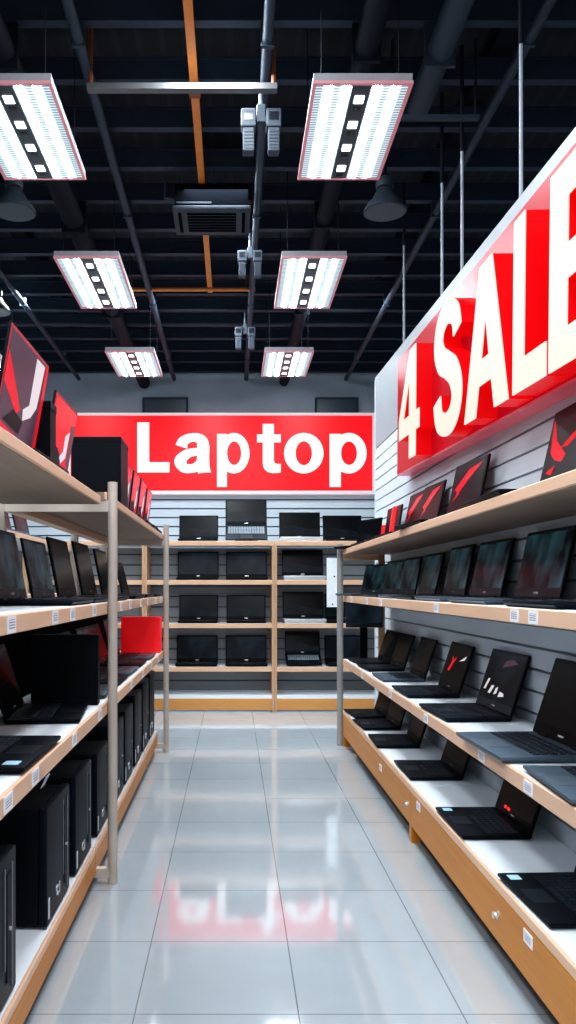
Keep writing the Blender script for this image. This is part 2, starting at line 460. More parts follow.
MB().tube((.92, 4.615, 4.02), (.92, 4.615, 4.46), .008, 8).build('hanger_rod', 'duct', o)
MB().tube((1.4, 4.615, 4.02), (1.4, 4.615, 4.46), .008, 8).build('hanger_rod', 'duct', o)

# ------------------------------------------------------------------ lettering
def arc(cx, cy, rx, ry, a0, a1, n):
    return [(cx+rx*math.cos(R(a0+(a1-a0)*i/n)), cy+ry*math.sin(R(a0+(a1-a0)*i/n))) for i in range(n+1)]
def catmull(P, n=8):
    out = []
    Q = [P[0]]+list(P)+[P[-1]]
    for i in range(1, len(Q)-2):
        p0, p1, p2, p3 = Q[i-1], Q[i], Q[i+1], Q[i+2]
        for k in range(n):
            t = k/n
            out.append(tuple(.5*((2*b)+(-a+c)*t+(2*a-5*b+4*c-d)*t*t+(-a+3*b-3*c+d)*t**3) for a, b, c, d in zip(p0, p1, p2, p3)))
    out.append(tuple(P[-1])); return out
def stroke(P, w):
    """P: (x, y[, halfwidth]) points -> outline polygon"""
    L, Rr = [], []
    for i, p in enumerate(P):
        a = P[max(0, i-1)]; b = P[min(len(P)-1, i+1)]
        dx, dy = b[0]-a[0], b[1]-a[1]; d = math.hypot(dx, dy) or 1
        h = p[2] if len(p) > 2 else w
        L.append((p[0]-dy/d*h, p[1]+dx/d*h)); Rr.append((p[0]+dy/d*h, p[1]-dx/d*h))
    return L+Rr[::-1]
RECT = lambda a, b, c, d: [(a, b), (c, b), (c, d), (a, d)]
# lower-case shapes: cap height 1, x height .79, stem .24 (bold grotesque)
def g_L(): return [[[(0,0),(.66,0),(.66,.205),(.245,.205),(.245,1),(0,1)]]]
def g_o(w=.80):
    return [[arc(w/2, .385, w/2, .405, 0, 360, 40)[:-1], arc(w/2, .385, w/2-.235, .24, 0, 360, 40)[:-1]]]
def g_p():
    return [[arc(.40, .385, .37, .405, 0, 360, 40)[:-1], arc(.405, .385, .165, .235, 0, 360, 40)[:-1]], [RECT(0, -.29, .235, .77)]]
def g_t():
    return [[[(.12,.60),(0,.60),(0,.76),(.12,.76),(.12,.97),(.355,.97),(.355,.76),(.50,.76),(.50,.60),(.355,.60),(.355,.235),(.372,.19),(.41,.172),(.50,.172),(.50,0),(.42,-.012),(.31,-.012),(.225,.01),(.165,.055),(.132,.12),(.12,.2)]]]
def g_a():
    top = catmull([(.15,.515,.115),(.20,.63,.10),(.36,.70,.085),(.51,.665,.10),(.565,.55,.115),(.565,.35,.117),(.565,.12,.117),(.585,.0,.117)], 7)
    top = [(a, max(b, 0.0), c) for a, b, c in top]
    bowl = catmull([(.60,.44,.07),(.44,.415,.075),(.26,.37,.09),(.135,.235,.115),(.19,.105,.10),(.31,.075,.088),(.44,.11,.09),(.53,.20,.10),(.56,.32,.10)], 7)
    return [[stroke(top, .1)], [stroke(bowl, .1)], [[(.46,0),(.72,0),(.69,.09),(.682,.25),(.45,.25)]]]
def g_4(): return [[[(.35,0),(.55,0),(.55,.23),(.66,.23),(.66,.40),(.55,.40),(.55,1),(.36,1),(0,.42),(0,.23),(.35,.23)], [(.35,.40),(.35,.76),(.15,.40)]]]
def g_S():
    P = [(.55,.71,.085),(.50,.84,.085),(.33,.912,.088),(.17,.86,.10),(.115,.73,.105),(.19,.60,.105),(.33,.525,.10),(.48,.43,.105),(.555,.28,.107),(.49,.14,.10),(.33,.088,.088),(.15,.15,.088),(.09,.31,.09)]
    return [[stroke(catmull(P, 7), .1)]]
def g_A(): return [[[(0,0),(.22,0),(.275,.20),(.505,.20),(.56,0),(.78,0),(.50,1),(.28,1)], [(.32,.37),(.46,.37),(.39,.66)]]]
def g_LL(): return [[[(0,0),(.6,0),(.6,.18),(.21,.18),(.21,1),(0,1)]]]
def g_E(): return [[[(0,0),(.62,0),(.62,.18),(.21,.18),(.21,.415),(.57,.415),(.57,.585),(.21,.585),(.21,.82),(.61,.82),(.61,1),(0,1)]]]

# back sign: red panel with white bold word
YS = 11.6
xa, _, zt = at(68, 413, YS); xb, _, zb = at(375, 494, YS)
sg = thing('laptop_sign', 'wide red illuminated sign reading Laptop in white bold letters on the back wall', 'sign', ((xa+xb)/2, YS, zb))
hw = (xb-xa)/2; hh = zt-zb
MB().box(-hw+.04, 0, .04, hw-.04, .12, hh-.04).build('red_panel', 'sign_red', sg)
MB().box(-hw, -.02, 0, hw, .14, .045).box(-hw, -.02, hh-.035, hw, .14, hh).box(-hw, -.02, .045, -hw+.04, .14, hh-.035).box(hw-.035, -.02, .045, hw, .14, hh-.035).build('sign_frame', 'sign_frame', sg)
S = 50/800*YS
base = HC-(472.5-588)/800*YS-zb
for (px, w, g) in ((137.3, 32.2, g_L()), (174.3, 37, g_a()), (217, 32.6, g_p()), (257, 23.8, g_t()), (284, 39.5, g_o()), (329.5, 37, g_p())):
    us = [p[0] for part in g for l in part for p in l]; u0, u1 = min(us), max(us)
    k = (w/800*YS)/(u1-u0)
    ox = (px-233)/800*YS-(xa+xb)/2
    mb = MB()
    for part in g: mb.prism(part, -.012, .002, lambda u, v, h: (ox+(u-u0)*k, h, base+v*S))
    mb.build('letter', 'sign_white', sg)

# sale sign on the right wall
TL = .03
sl = thing('sale_sign', 'big red glossy sign reading 4 SALE in glowing raised letters above the right shelves', 'sign', (1.3, 2.8, 2.04))
sl.rotation_euler = (TL, 0, 0)
XB = -.1   # board front, local
# local y = world Y - 2.8 ; local z up along the board
MB().box(XB, -1.7, .0, -.001, 3.05, .82).build('board', 'sale_red', sl)
MB().box(XB+.003, -1.7, -.012, -.001, 3.05, -.0005).build('underside_trim', 'sale_pink', sl)  # thin strip carrying the painted light under the board
xf = 1.10
def sale_letter(g, pxl, pxr, z0, z1):
    ya = 800*xf/(pxl-233)-2.8; yb = 800*xf/(pxr-233)-2.8
    us = [p[0] for part in g for l in part for p in l]; u0, u1 = min(us), max(us)
    k = (ya-yb)/(u1-u0)
    f = lambda u, v, h: (h, ya-(u-u0)*k, z0+v*(z1-z0))
    a = MB()
    for part in g: a.prism(part, xf-1.3, xf-1.3+.006, f)
    fo = a.build('letter', 'sale_white', sl)
    b = MB()
    for part in g: b.prism(part, xf-1.3+.006, XB, f)
    b.build('letter_side', 'sale_side', fo)
for g, a, b, z0, z1 in ((g_4(), 398.5, 418.5, .008, .675), (g_S(), 433, 461, .008, .70), (g_A(), 464, 507.5, .01, .665), (g_LL(), 512, 545, .012, .68), (g_E(), 548, 606, .012, .68)):
    sale_letter(g, a, b, z0-.004, z1)

# ------------------------------------------------------------------ laptops
def scr_art(kind, w, h):
    """polygons of a picture on a screen: list of (mat index, [(s,t)])"""
    if kind == 'hero':
        return ['s_mauve', 's_red', 's_pink', 's_white', 's_dark'], [
            (1, [(0,.55),(.38,.36),(.46,.42),(.12,.72),(0,.82)]), (1, [(0,.0),(1,.0),(1,.10),(.0,.22)]),
            (3, [(.66,.98),(.9,.98),(.86,.55),(.74,.42),(.55,.34),(.52,.44),(.66,.52)]), (4, [(.1,.24),(.5,.2),(.56,.33),(.3,.38)]),
            (2, [(.08,.11),(.75,.05),(.75,.09),(.08,.16)]), (1, [(.93,.1),(1,.1),(1,1),(.93,1)])]
    if kind == 'hero2':
        return ['s_red', 's_mauve', 's_pink', 's_white', 's_dark'], [
            (4, [(0,.12),(.45,.1),(.62,.3),(.35,.42),(0,.36)]), (3, [(.62,.62),(.8,.72),(.78,.36),(.6,.25),(.5,.32),(.64,.42)]),
            (1, [(.8,.8),(1,.85),(1,.2),(.84,.3)]), (2, [(.05,.02),(.8,.02),(.8,.06),(.05,.08)])]
    if kind == 'redbird':
        return ['s_dark', 's_red', 's_mauve'], [
            (1, [(.02,.95),(.2,.62),(.5,.38),(.42,.3),(.24,.36),(.1,.48)]), (1, [(.35,.5),(.98,.86),(.98,.74),(.5,.48)]),
            (1, [(.08,.22),(.3,.28),(.24,.16)]), (2, [(.0,.0),(.3,.03),(.1,.12)])]
    if kind == 'redfan':
        return ['s_dark', 's_red', 's_pink'], [
            (1, [(.1,.55),(.5,.9),(.9,.95),(.55,.7),(.25,.45)]), (1, [(.08,.3),(.24,.5),(.3,.45)]), (2, [(.4,.7),(.8,.9),(.5,.72)])]
    if kind == 'rune':
        return ['s_dark', 's_red', 's_white'], [
            (1, [(.2,.3),(.3,.55),(.26,.7),(.36,.6),(.5,.72),(.38,.5),(.3,.28)]), (2, [(.62,.6),(.9,.78),(.86,.66)])]
    if kind == 'pale':
        return ['screen_b', 's_white', 's_mauve'], [
            (1, [(.08,.18),(.14,.18),(.2,.42),(.14,.42)]), (1, [(.24,.12),(.32,.12),(.38,.3),(.30,.3)]), (1, [(.42,.12),(.5,.16),(.5,.3),(.44,.26)]),
            (1, [(.56,.1),(.72,.14),(.7,.2),(.58,.22)]), (2, [(.45,.7),(.85,.85),(.7,.92),(.5,.86)])]
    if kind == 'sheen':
        return ['screen', 'screen_b'], [(1, [(.0,.0),(1,.0),(1,.22),(.35,.42),(0,.52)])]  # sheen painted as a paler polygon across the dark glass
    return None
def make_laptop(name, label, w=.42, d=.28, lid=.27, ang=105, body='black', keys='key', pad='pad', bezel='bezel', screen='screen', art=None, badge=True, hinge=None, extras=(), back=None, thick=.02, lidback='black', group=None):
    t = thing(name, label, 'laptop', group=group)
    T = thick
    b = MB().hexa([(-w/2+.012,-d/2+.012,0),(w/2-.012,-d/2+.012,0),(w/2-.012,d/2-.006,0),(-w/2+.012,d/2-.006,0)],
                  [(-w/2,-d/2,T*.55),(w/2,-d/2,T*.55),(w/2,d/2,T*.55),(-w/2,d/2,T*.55)])
    b.rbox(-w/2, -d/2, T*.5, w/2, d/2, T, .004, 2)
    base = b.build('base', body, t, smooth=True)
    kb = MB(); rows, cols = 5, 14
    ky0, ky1 = (-d*.12, d*.36) if hinge is None else (-d*.44, -d*.2)
    kx = w*.44; ch = (ky1-ky0)/rows; cw = 2*kx/cols
    for r in range(rows):
        c = 0
        while c < cols:
            span = 5 if (r == 0 and c == 4) else 1
            x0 = -kx+c*cw+.0022; x1 = -kx+(c+span)*cw-.0022
            y0 = ky0+r*ch+.0022; y1 = ky0+(r+1)*ch-.0022
            kb.hexa([(x0,y0,T+.0002),(x1,y0,T+.0002),(x1,y1,T+.0002),(x0,y1,T+.0002)], [(x0+.002,y0+.002,T+.003),(x1-.002,y0+.002,T+.003),(x1-.002,y1-.002,T+.003),(x0+.002,y1-.002,T+.003)])
            c += span
    kb.build('keyboard', keys, t)
    if hinge is None:
        MB().rbox(-w*.14, -d*.43, T-.001, w*.14, -d*.17, T+.0012, .0008, 1).build('trackpad', pad, t)
    hy = d/2-.012 if hinge is None else hinge
    lo = bpy.data.objects.new('lid', MB().rbox(-w/2, 0, .002, w/2, .011, lid, .004, 2).mesh('lid', lidback, True)); COL.objects.link(lo)
    lo.parent = t; lo.location = (0, hy, T-.002); lo.rotation_euler = (-R(ang-90), 0, 0)
    MB().box(-w/2+.003, -.0012, .006, w/2-.003, .0015, lid-.004).build('bezel', bezel, lo)
    sx0, sx1, sz0, sz1 = -w/2+.013, w/2-.013, .042, lid-.015
    if hinge is not None: sz0 = .02
    sm = MB(); mats = [screen]
    sm.box(sx0, -.0022, sz0, sx1, -.001, sz1, 0)
    if art:
        mats, polys = scr_art(art, sx1-sx0, sz1-sz0)
        for i, (mi, P) in enumerate(polys):
            off = -.0026-.0003*i
            q = [(sx0+s*(sx1-sx0), sz0+tt*(sz1-sz0)) for s, tt in P]
            sm.prism([q], off, off-.0002, lambda u, v, h: (u, h, v), mi)
    sm.build('screen', mats, lo)
    if badge: MB().box(-.02, -.0024, .019, .02, -.001, .026).build('badge', 'badge', lo)
    if hinge is None:
        MB().tube((-w*.36, hy, T), (-w*.22, hy, T), .006, 8).build('hinge', 'bezel', t)
        MB().tube((w*.22, hy, T), (w*.36, hy, T), .006, 8).build('hinge', 'bezel', t)
    else:
        MB().box(-w*.1, hy+.01, T-.001, w*.1, hy+.05, T+.01).build('hinge', 'bezel', t)
    for e in extras: e(t, lo, w, d, T)
    return t
def palm_sticker(t, lo, w, d, T):
    MB().box(-w*.44, -d*.42, T, -w*.34, -d*.28, T+.001).build('sticker', 'blue_st', t)
def red_glints(t, lo, w, d, T):
    for x in (-.09, -.05): MB().rbox(x-.012, -.005, .03, x+.012, -.0022, .042, .001, 1).build('led', 'red_led', lo)  # reflections of red lights, painted as small glowing marks
def riser(t, lo, w, d, T): pass

L_std = make_laptop('laptop', 'x', ang=108)
L_stk = make_laptop('laptop', 'x', ang=108, extras=(palm_sticker,))
L_red = make_laptop('laptop', 'x', ang=108, extras=(palm_sticker, red_glints))
L_dark = make_laptop('laptop', 'x', ang=101, lid=.285, body='black2')
L_teal = make_laptop('laptop', 'x', ang=101, body='black2', bezel='bezel_g', screen='teal', pad='pad')
L_tealg = make_laptop('laptop', 'x', ang=103, body='grey', bezel='bezel_g', screen='teal', pad='pad_grey')
L_grey = make_laptop('laptop', 'x', ang=108, body='grey', pad='pad_grey', bezel='bezel')
L_rune = make_laptop('laptop', 'x', ang=108, body='black2', art='rune')
L_pale = make_laptop('laptop', 'x', ang=108, body='black2', art='pale', bezel='bezel_g')
L_bird = make_laptop('laptop', 'x', ang=103, lid=.345, art='redbird', badge=False)
L_fan = make_laptop('laptop', 'x', ang=102, lid=.32, art='redfan', badge=False)
L_bk = make_laptop('laptop', 'x', screen='screen_b', w=.445, lid=.29, ang=98, thick=.026, body='black2')
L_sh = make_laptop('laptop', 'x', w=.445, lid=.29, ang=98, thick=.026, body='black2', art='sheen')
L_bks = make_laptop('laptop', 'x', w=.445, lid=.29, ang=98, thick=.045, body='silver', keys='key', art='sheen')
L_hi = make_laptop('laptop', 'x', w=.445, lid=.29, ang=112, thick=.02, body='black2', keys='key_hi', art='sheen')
L_ridge = make_laptop('laptop', 'x', ang=104, body='black2', keys='key_hi')
L_hero = make_laptop('laptop', 'x', w=.47, lid=.375, ang=80, hinge=-.005, art='hero', bezel='rededge', badge=False)
L_hero2 = make_laptop('laptop', 'x', w=.43, lid=.36, ang=80, hinge=-.005, art='hero2', bezel='rededge', badge=False)
L_heros = make_laptop('laptop', 'x', w=.33, lid=.33, ang=83, hinge=-.015, art='hero2', bezel='rededge', badge=False)

RX = -PI/2     # faces the aisle from the right
LX = PI/2      # faces the aisle from the left
E = .0012
ORD = ['nearest', 'second nearest', 'third nearest', 'fourth nearest', 'fifth nearest', 'sixth nearest', 'seventh nearest', 'eighth nearest', 'ninth nearest']

# right unit, tier heights
RT = dict(bottom=.295, lower=.716, upper=1.237, top=1.615)
XR = 1.06
for i, (p, y, dx, dr, s, lab) in enumerate((
    (L_stk, 2.56, 0, 2, 1, 'black laptop with blue palm sticker cut by the frame, right bottom shelf'),
    (L_red, 3.39, -.01, 0, 1, 'open black laptop with two red lights by its screen, on the right bottom shelf'),
    (L_std, 4.37, 0, 0, 1, 'open black laptop standing alone, third from the front on the right bottom shelf'),
    (L_std, 5.2, -.02, -2, .97, 'open black laptop, third from the far end of the right bottom shelf'),
    (L_std, 5.83, -.02, 3, .95, 'open black laptop, second from the far end of the right bottom shelf'),
    (L_std, 6.33, -.01, 5, .95, 'open black laptop at the far end of the right bottom shelf'))):
    place(p, lab, (XR+dx, y, RT['bottom']+E), RX+R(dr), (s,)*3, 'laptops on the right bottom shelf')
for (p, y, dx, dr, s, lab) in (
    (L_grey, 2.33, -.01, -3, 1.0, 'grey palm-rest laptop cut by the frame, nearest on the right lower middle shelf'),
    (L_grey, 2.89, -.025, 2, 1.13, 'large dark laptop with grey palm rest, second nearest on the right lower middle shelf'),
    (L_pale, 3.69, 0, 2, 1.05, 'laptop with pale white marks on its screen, right lower middle shelf'),
    (L_rune, 4.43, 0, 0, 1, 'laptop with a small red mark on its screen, right lower middle shelf'),
    (L_grey, 5.15, 0, 0, .95, 'dark open laptop with grey base, third from far end of the right lower middle shelf'),
    (L_std, 5.76, 0, 3, .92, 'dark open laptop, second from far end of the right lower middle shelf'),
    (L_std, 6.24, 0, 4, .9, 'dark open laptop by the grey post, far end of the right lower middle shelf')):
    place(p, lab, (XR+dx, y, RT['lower']+E), RX+R(dr), (s,)*3, 'laptops on the right lower middle shelf')
for (p, y, dx, dr, s, lab) in (
    (L_teal, 2.52, .01, 0, 1.05, 'teal-screened laptop cut by the frame, nearest on the right upper middle shelf'),
    (L_tealg, 3.19, .01, 2, 1.06, 'largest fully visible teal-screened laptop on the right upper middle shelf'),
    (L_tealg, 3.84, .01, 2, 1.04, 'teal-screened laptop third from the front on the right upper middle shelf'),
    (L_teal, 4.38, .01, 0, 1.03, 'teal-screened laptop fourth from the front on the right upper middle shelf'),
    (L_tealg, 4.96, .01, 0, .98, 'teal-screened laptop fourth from the far end of the right upper middle shelf'),
    (L_teal, 5.45, 0, 3, .95, 'dark teal laptop third from the far end of the right upper middle shelf'),
    (L_teal, 5.92, -.01, 8, .93, 'dark teal laptop second from the far end of the right upper middle shelf'),
    (L_tealg, 6.36, -.04, 24, .9, 'turned grey-blue laptop by the post, far end of right upper middle shelf')):
    place(p, lab, (XR+dx, y, RT['upper']+E), RX+R(dr), (s,)*3, 'laptops on the right upper middle shelf')
for (p, y, dx, dr, s, lab) in (
    (L_bird, 2.93, -.01, -1, 1.05, 'laptop with sharp red shapes on black screen cut by the frame, top right shelf'),
    (L_fan, 4.14, -.02, 5, 1.05, 'laptop with red fan picture on a black screen, standing alone on top right shelf'),
    (L_fan, 4.96, .0, 3, 1.0, 'black laptop with red picture, front one of a pair, top right shelf'),
    (L_fan, 5.40, .0, 2, 1.0, 'black laptop with faint red picture, rear one of a pair, top right shelf'),
    (L_sh, 6.02, .0, 3, .95, 'grey-sheen laptop next to the red card on the top right shelf'),
    (L_sh, 6.43, -.07, 22, .78, 'slim laptop at the far end of the top right shelf')):
    place(p, lab, (XR+dx, y, RT['top']+E), RX+R(dr), (s,)*3, 'laptops on the top right shelf')
o = MB().rbox(-.012, -.07, 0, .012, .07, .26, .003, 1).build('red_card', 'redbox', None, (1.12, 5.72, RT['top']+.004)); o.rotation_euler = (0, R(8), R(-6))
tag(o, 'upright red card between laptops on the top right shelf', 'card')
MB().box(.012, -.06, .02, .014, .06, .24).build('back_flap', 'black', o)
o = MB().box(-.07, -.008, 0, .07, .008, .2).build('red_card', 'redbox', None, (1.19, 6.57, RT['top']+.004)); o.rotation_euler = (R(-6), 0, 0)
tag(o, 'red card behind the slim laptop at the far end of top right shelf', 'card')

# back unit: front at Y 8.39
BT = [1.793, 1.384, .928, .472]
YB = 8.40+.15
def bx(px, Y=8.4): return (px-233)/800*Y
LEV = ['top board', 'second shelf', 'third shelf', 'lowest shelf']
rows = [
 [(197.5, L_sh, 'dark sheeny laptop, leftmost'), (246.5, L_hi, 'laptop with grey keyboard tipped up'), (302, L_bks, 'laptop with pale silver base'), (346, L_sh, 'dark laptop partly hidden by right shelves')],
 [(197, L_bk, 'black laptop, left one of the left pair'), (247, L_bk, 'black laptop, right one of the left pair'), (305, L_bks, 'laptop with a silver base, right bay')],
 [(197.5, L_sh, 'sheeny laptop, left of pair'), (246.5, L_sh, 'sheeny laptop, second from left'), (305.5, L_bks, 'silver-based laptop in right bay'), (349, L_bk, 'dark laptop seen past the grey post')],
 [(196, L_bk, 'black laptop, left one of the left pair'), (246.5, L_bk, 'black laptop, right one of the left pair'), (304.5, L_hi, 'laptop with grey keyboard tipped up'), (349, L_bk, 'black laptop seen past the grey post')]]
for r, row in enumerate(rows):
    for (px, p, lab) in row:
        tip = p is L_hi
        o = place(p, lab+', on the '+LEV[r]+' of the back unit', (bx(px), YB, BT[r]+E), 0, None, 'laptops on the back display unit')
        if tip:
            a = R(38) if r == 0 else R(24)
            o.rotation_euler = (a, 0, 0); o.location = (bx(px), 8.40+.14*math.cos(a)+.012, BT[r]+.14*math.sin(a)+.002)
            dr = .26*math.sin(a)-.001
            if r: o.scale = (.85,)*3; dr = dr/.85-.03
            for ch in list(o.children):
                if ch.name.startswith('riser'): bpy.data.objects.remove(ch); continue
                if ch.name.startswith('lid'): ch.rotation_euler = (-R(10)-a, 0, 0)
            MB().add([(-.12,-.1,-.0015),(.12,-.1,-.0015),(-.12,.12,-.0015),(.12,.12,-.0015),(-.12,.12-dr*math.sin(a),-dr*math.cos(a)),(.12,.12-dr*math.sin(a),-dr*math.cos(a))],
                     [(0,1,3,2),(2,3,5,4),(0,2,4),(1,5,3),(0,4,5,1)]).build('riser', 'pad', o)
            o.children[-1].rotation_euler = (0, 0, 0)

# white glare card stuck on the first back laptop lid
# left units
LT = dict(bottom=.165, lower=.80, upper=1.235, near_top=1.685, top=1.72)
XL = -.71
for (p, y, dx, dr, s, lab) in (
    (L_teal, 3.1, -.01, 0, 1.03, 'teal-screened laptop nearest on the left upper middle shelf'),
    (L_teal, 3.60, -.01, 0, .98, 'teal-screened laptop with a bright edge, second on the left upper middle shelf'),
    (L_dark, 4.12, 0, 0, 1.06, 'black laptop third on the left upper middle shelf, before the taupe post'),
    (L_dark, 4.80, 0, 0, 1.12, 'wide black laptop hidden partly by the taupe post, left upper middle shelf'),
    (L_dark, 5.45, 0, 0, 1.08, 'dark grey laptop just beyond the taupe post, left upper middle shelf'),
    (L_ridge, 6.0, .03, 0, .92, 'laptop with ridged grey keys at the far end of the left upper middle shelf')):
    place(p, lab, (XL+dx, y, LT['upper']+E), LX+R(dr), (s,)*3, 'laptops on the left upper middle shelf')
for (p, y, dx, dr, s, lab) in (
    (L_stk, 2.36, -.0, 0, 1.1, 'open laptop with pale stickers cut by the frame, nearest on the left lower middle shelf'),
    (L_std, 3.13, -.01, 6, .98, 'open black laptop before the black carton on the left lower middle shelf'),
    (L_tealg, 3.80, 0, 0, .95, 'laptop just behind the taupe post on the left lower middle shelf'),
    (L_std, 4.25, 0, 0, .95, 'black laptop second beyond the taupe post, left lower middle shelf'),
    (L_tealg, 4.72, 0, 0, .95, 'grey-based laptop third beyond the taupe post, left lower middle shelf'),
    (L_std, 5.2, 0, 0, .95, 'black laptop fourth beyond the taupe post, left lower middle shelf'),
    (L_tealg, 5.72, 0, 0, 1, 'grey-based laptop next to the red carton, left lower middle shelf')):
    place(p, lab, (XL+dx, y, LT['lower']+E), LX+R(dr), (s,)*3, 'laptops on the left lower middle shelf')
for (p, y, zz, dx, s, lab) in (
    (L_hero, 2.55, LT['near_top'], 0, 1, 'tall laptop with red and white picture, nearest on the top left shelf'),
    (L_hero2, 3.14, LT['near_top'], .0, .92, 'tall laptop with bright red picture, second on the top left shelf'),
    (L_heros, 4.60, LT['top'], .0, 1, 'red-screened laptop right behind the black carton on the top left shelf'),
    (L_heros, 4.98, LT['top'], .01, 1, 'red-screened laptop, second behind the black carton on the top left shelf'),
    (L_heros, 5.36, LT['top'], .015, 1, 'red-screened laptop, third behind the black carton on the top left shelf'),
    (L_heros, 5.73, LT['top'], .02, 1, 'red-screened laptop, fourth behind the black carton on the top left shelf'),
    (L_heros, 6.1, LT['top'], .025, .93, 'red-screened laptop at the far end of the top left shelf')):
    place(p, lab, (XL+dx, y, zz+E), LX, (s,)*3, 'red-lit laptops on the top left shelf')

def carton(label, x0, y0, z0, x1, y1, z1, m, lidm, name='carton', face=None):
    o = thing(name, label, 'box', ((x0+x1)/2, (y0+y1)/2, z0+E))
    hx, hy, h = (x1-x0)/2, (y1-y0)/2, z1-z0
    MB().rbox(-hx, -hy, 0, hx, hy, h-.012, .004, 1).build('box_body', m, o)
    MB().rbox(-hx-.002, -hy-.002, h-.03, hx+.002, hy+.002, h, .003, 1).build('box_lid', lidm, o)
    return o
carton('big plain black carton facing front on the top left shelf behind the taupe post', -.83, 4.1, LT['top'], -.575, 4.38, 2.075, 'black', 'black')
carton('slim black carton standing between the two tall red-screened laptops', -.82, 2.80, LT['near_top'], -.64, 2.895, 1.955, 'black', 'black')
carton('tall black carton beside the taupe post on the left lower middle shelf', -.86, 3.40, LT['lower'], -.575, 3.46, 1.10, 'black', 'black')
carton('bright red carton at the far end of the left lower middle shelf', -.86, 6.14, LT['lower'], -.56, 6.3, 1.075, 'redbox', 'redbox')

# computer towers
def make_tower():
    t = thing('computer_tower', 'x', 'computer tower')
    w, d, h = .36, .34, .405
    MB().rbox(-w/2, -d/2+.03, .012, w/2, d/2, h, .006, 2).build('case', 'tower', t, smooth=True)
    f = MB().rbox(-w/2-.002, -d/2, .008, w/2+.002, -d/2+.03, h+.004, .008, 2).build('front_panel', 'tower_f', t, smooth=True)
    MB().box(.06, -d/2-.003, .1, .066, -d/2+.001, h-.03).box(.13, -d/2-.003, .03, .136, -d/2+.001, h-.03).build('trim_line', 'groove_l', f)
    MB().rbox(.078, -d/2-.003, .06, .122, -d/2+.001, h-.05, .002, 1).build('drive_bay', 'tower', f)
    MB().tube((.1, -d/2-.008, h*.5), (.1, -d/2+.001, h*.5), .006, 12).build('power_button', 'badge', f)
    MB().box(-w/2+.012, -d/2-.002, .03, -w/2+.03, -d/2+.001, .1).build('sticker', 'sticker', f)
    e = MB().prism([arc(-.03, .08, .022, .02, 40, 320, 14)+arc(-.03, .08, .012, .011, 320, 40, 14)], -d/2-.003, -d/2+.001, lambda u, v, hh: (u, hh, v))
    e.box(-.004, -d/2-.003, .06, .004, -d/2+.001, .1)
    e.build('emblem', 'badge', f)
    ft = MB()
    for x in (-.14, .14):
        for y in (-.12, .12): ft.tube((x, y, 0), (x, y, .013), .014, 10)
    ft.build('foot', 'bezel', t)
    return t
TW = make_tower()
for (y, s, sx, lab) in ((2.09, 1, 1, 'nearest, cut by the frame'), (2.83, .98, 1, 'second nearest, before a gap of shadow'), (3.305, .96, .95, 'third nearest, with small white emblem'),
                    (3.80, .93, .95, 'fourth, partly behind the taupe post'), (4.32, 1.02, .95, 'first beyond the taupe post'), (4.74, 1.05, .95, 'second beyond the taupe post'),
                    (5.2, 1.12, .95, 'third beyond the taupe post'), (5.65, 1.18, .95, 'fourth beyond the taupe post'), (6.09, 1.2, .95, 'at the far end of the shelf')):
    place(TW, 'black desktop computer tower on the left bottom shelf, '+lab, (-.785, y, LT['bottom']+E), LX, (sx, 1, s), 'computer towers on the left bottom shelf')

# ------------------------------------------------------------------ shelf units
TAGM = MB().box(-.038, -.0012, -.021, .038, .0012, .021).mesh('price_tag', 'tag')
def add_tag(parent, loc, rz, s=1, tilt=0):
    o = bpy.data.objects.new('price_tag', TAGM); COL.objects.link(o); o.parent = parent
    o.location = loc; o.rotation_euler = (tilt, 0, rz); o.scale = (s, 1, s)
def shelf_y(root, x0, x1, y0, y1, z, th, front, top, edge='wood_y', lip=.012):
    """board running along Y, front edge at x=front side"""
    s = 1 if front > (x0+x1)/2 else -1
    a, b = (x0, x1-lip) if s > 0 else (x0+lip, x1)
    bd = MB().box(a, y0, z-th, b, y1, z).build('shelf', top, root)
    a, b = (x1-lip, x1) if s > 0 else (x0, x0+lip)
    MB().rbox(a, y0, z-th, b, y1, z, .003, 1).build('edge_strip', edge, bd)
    return bd

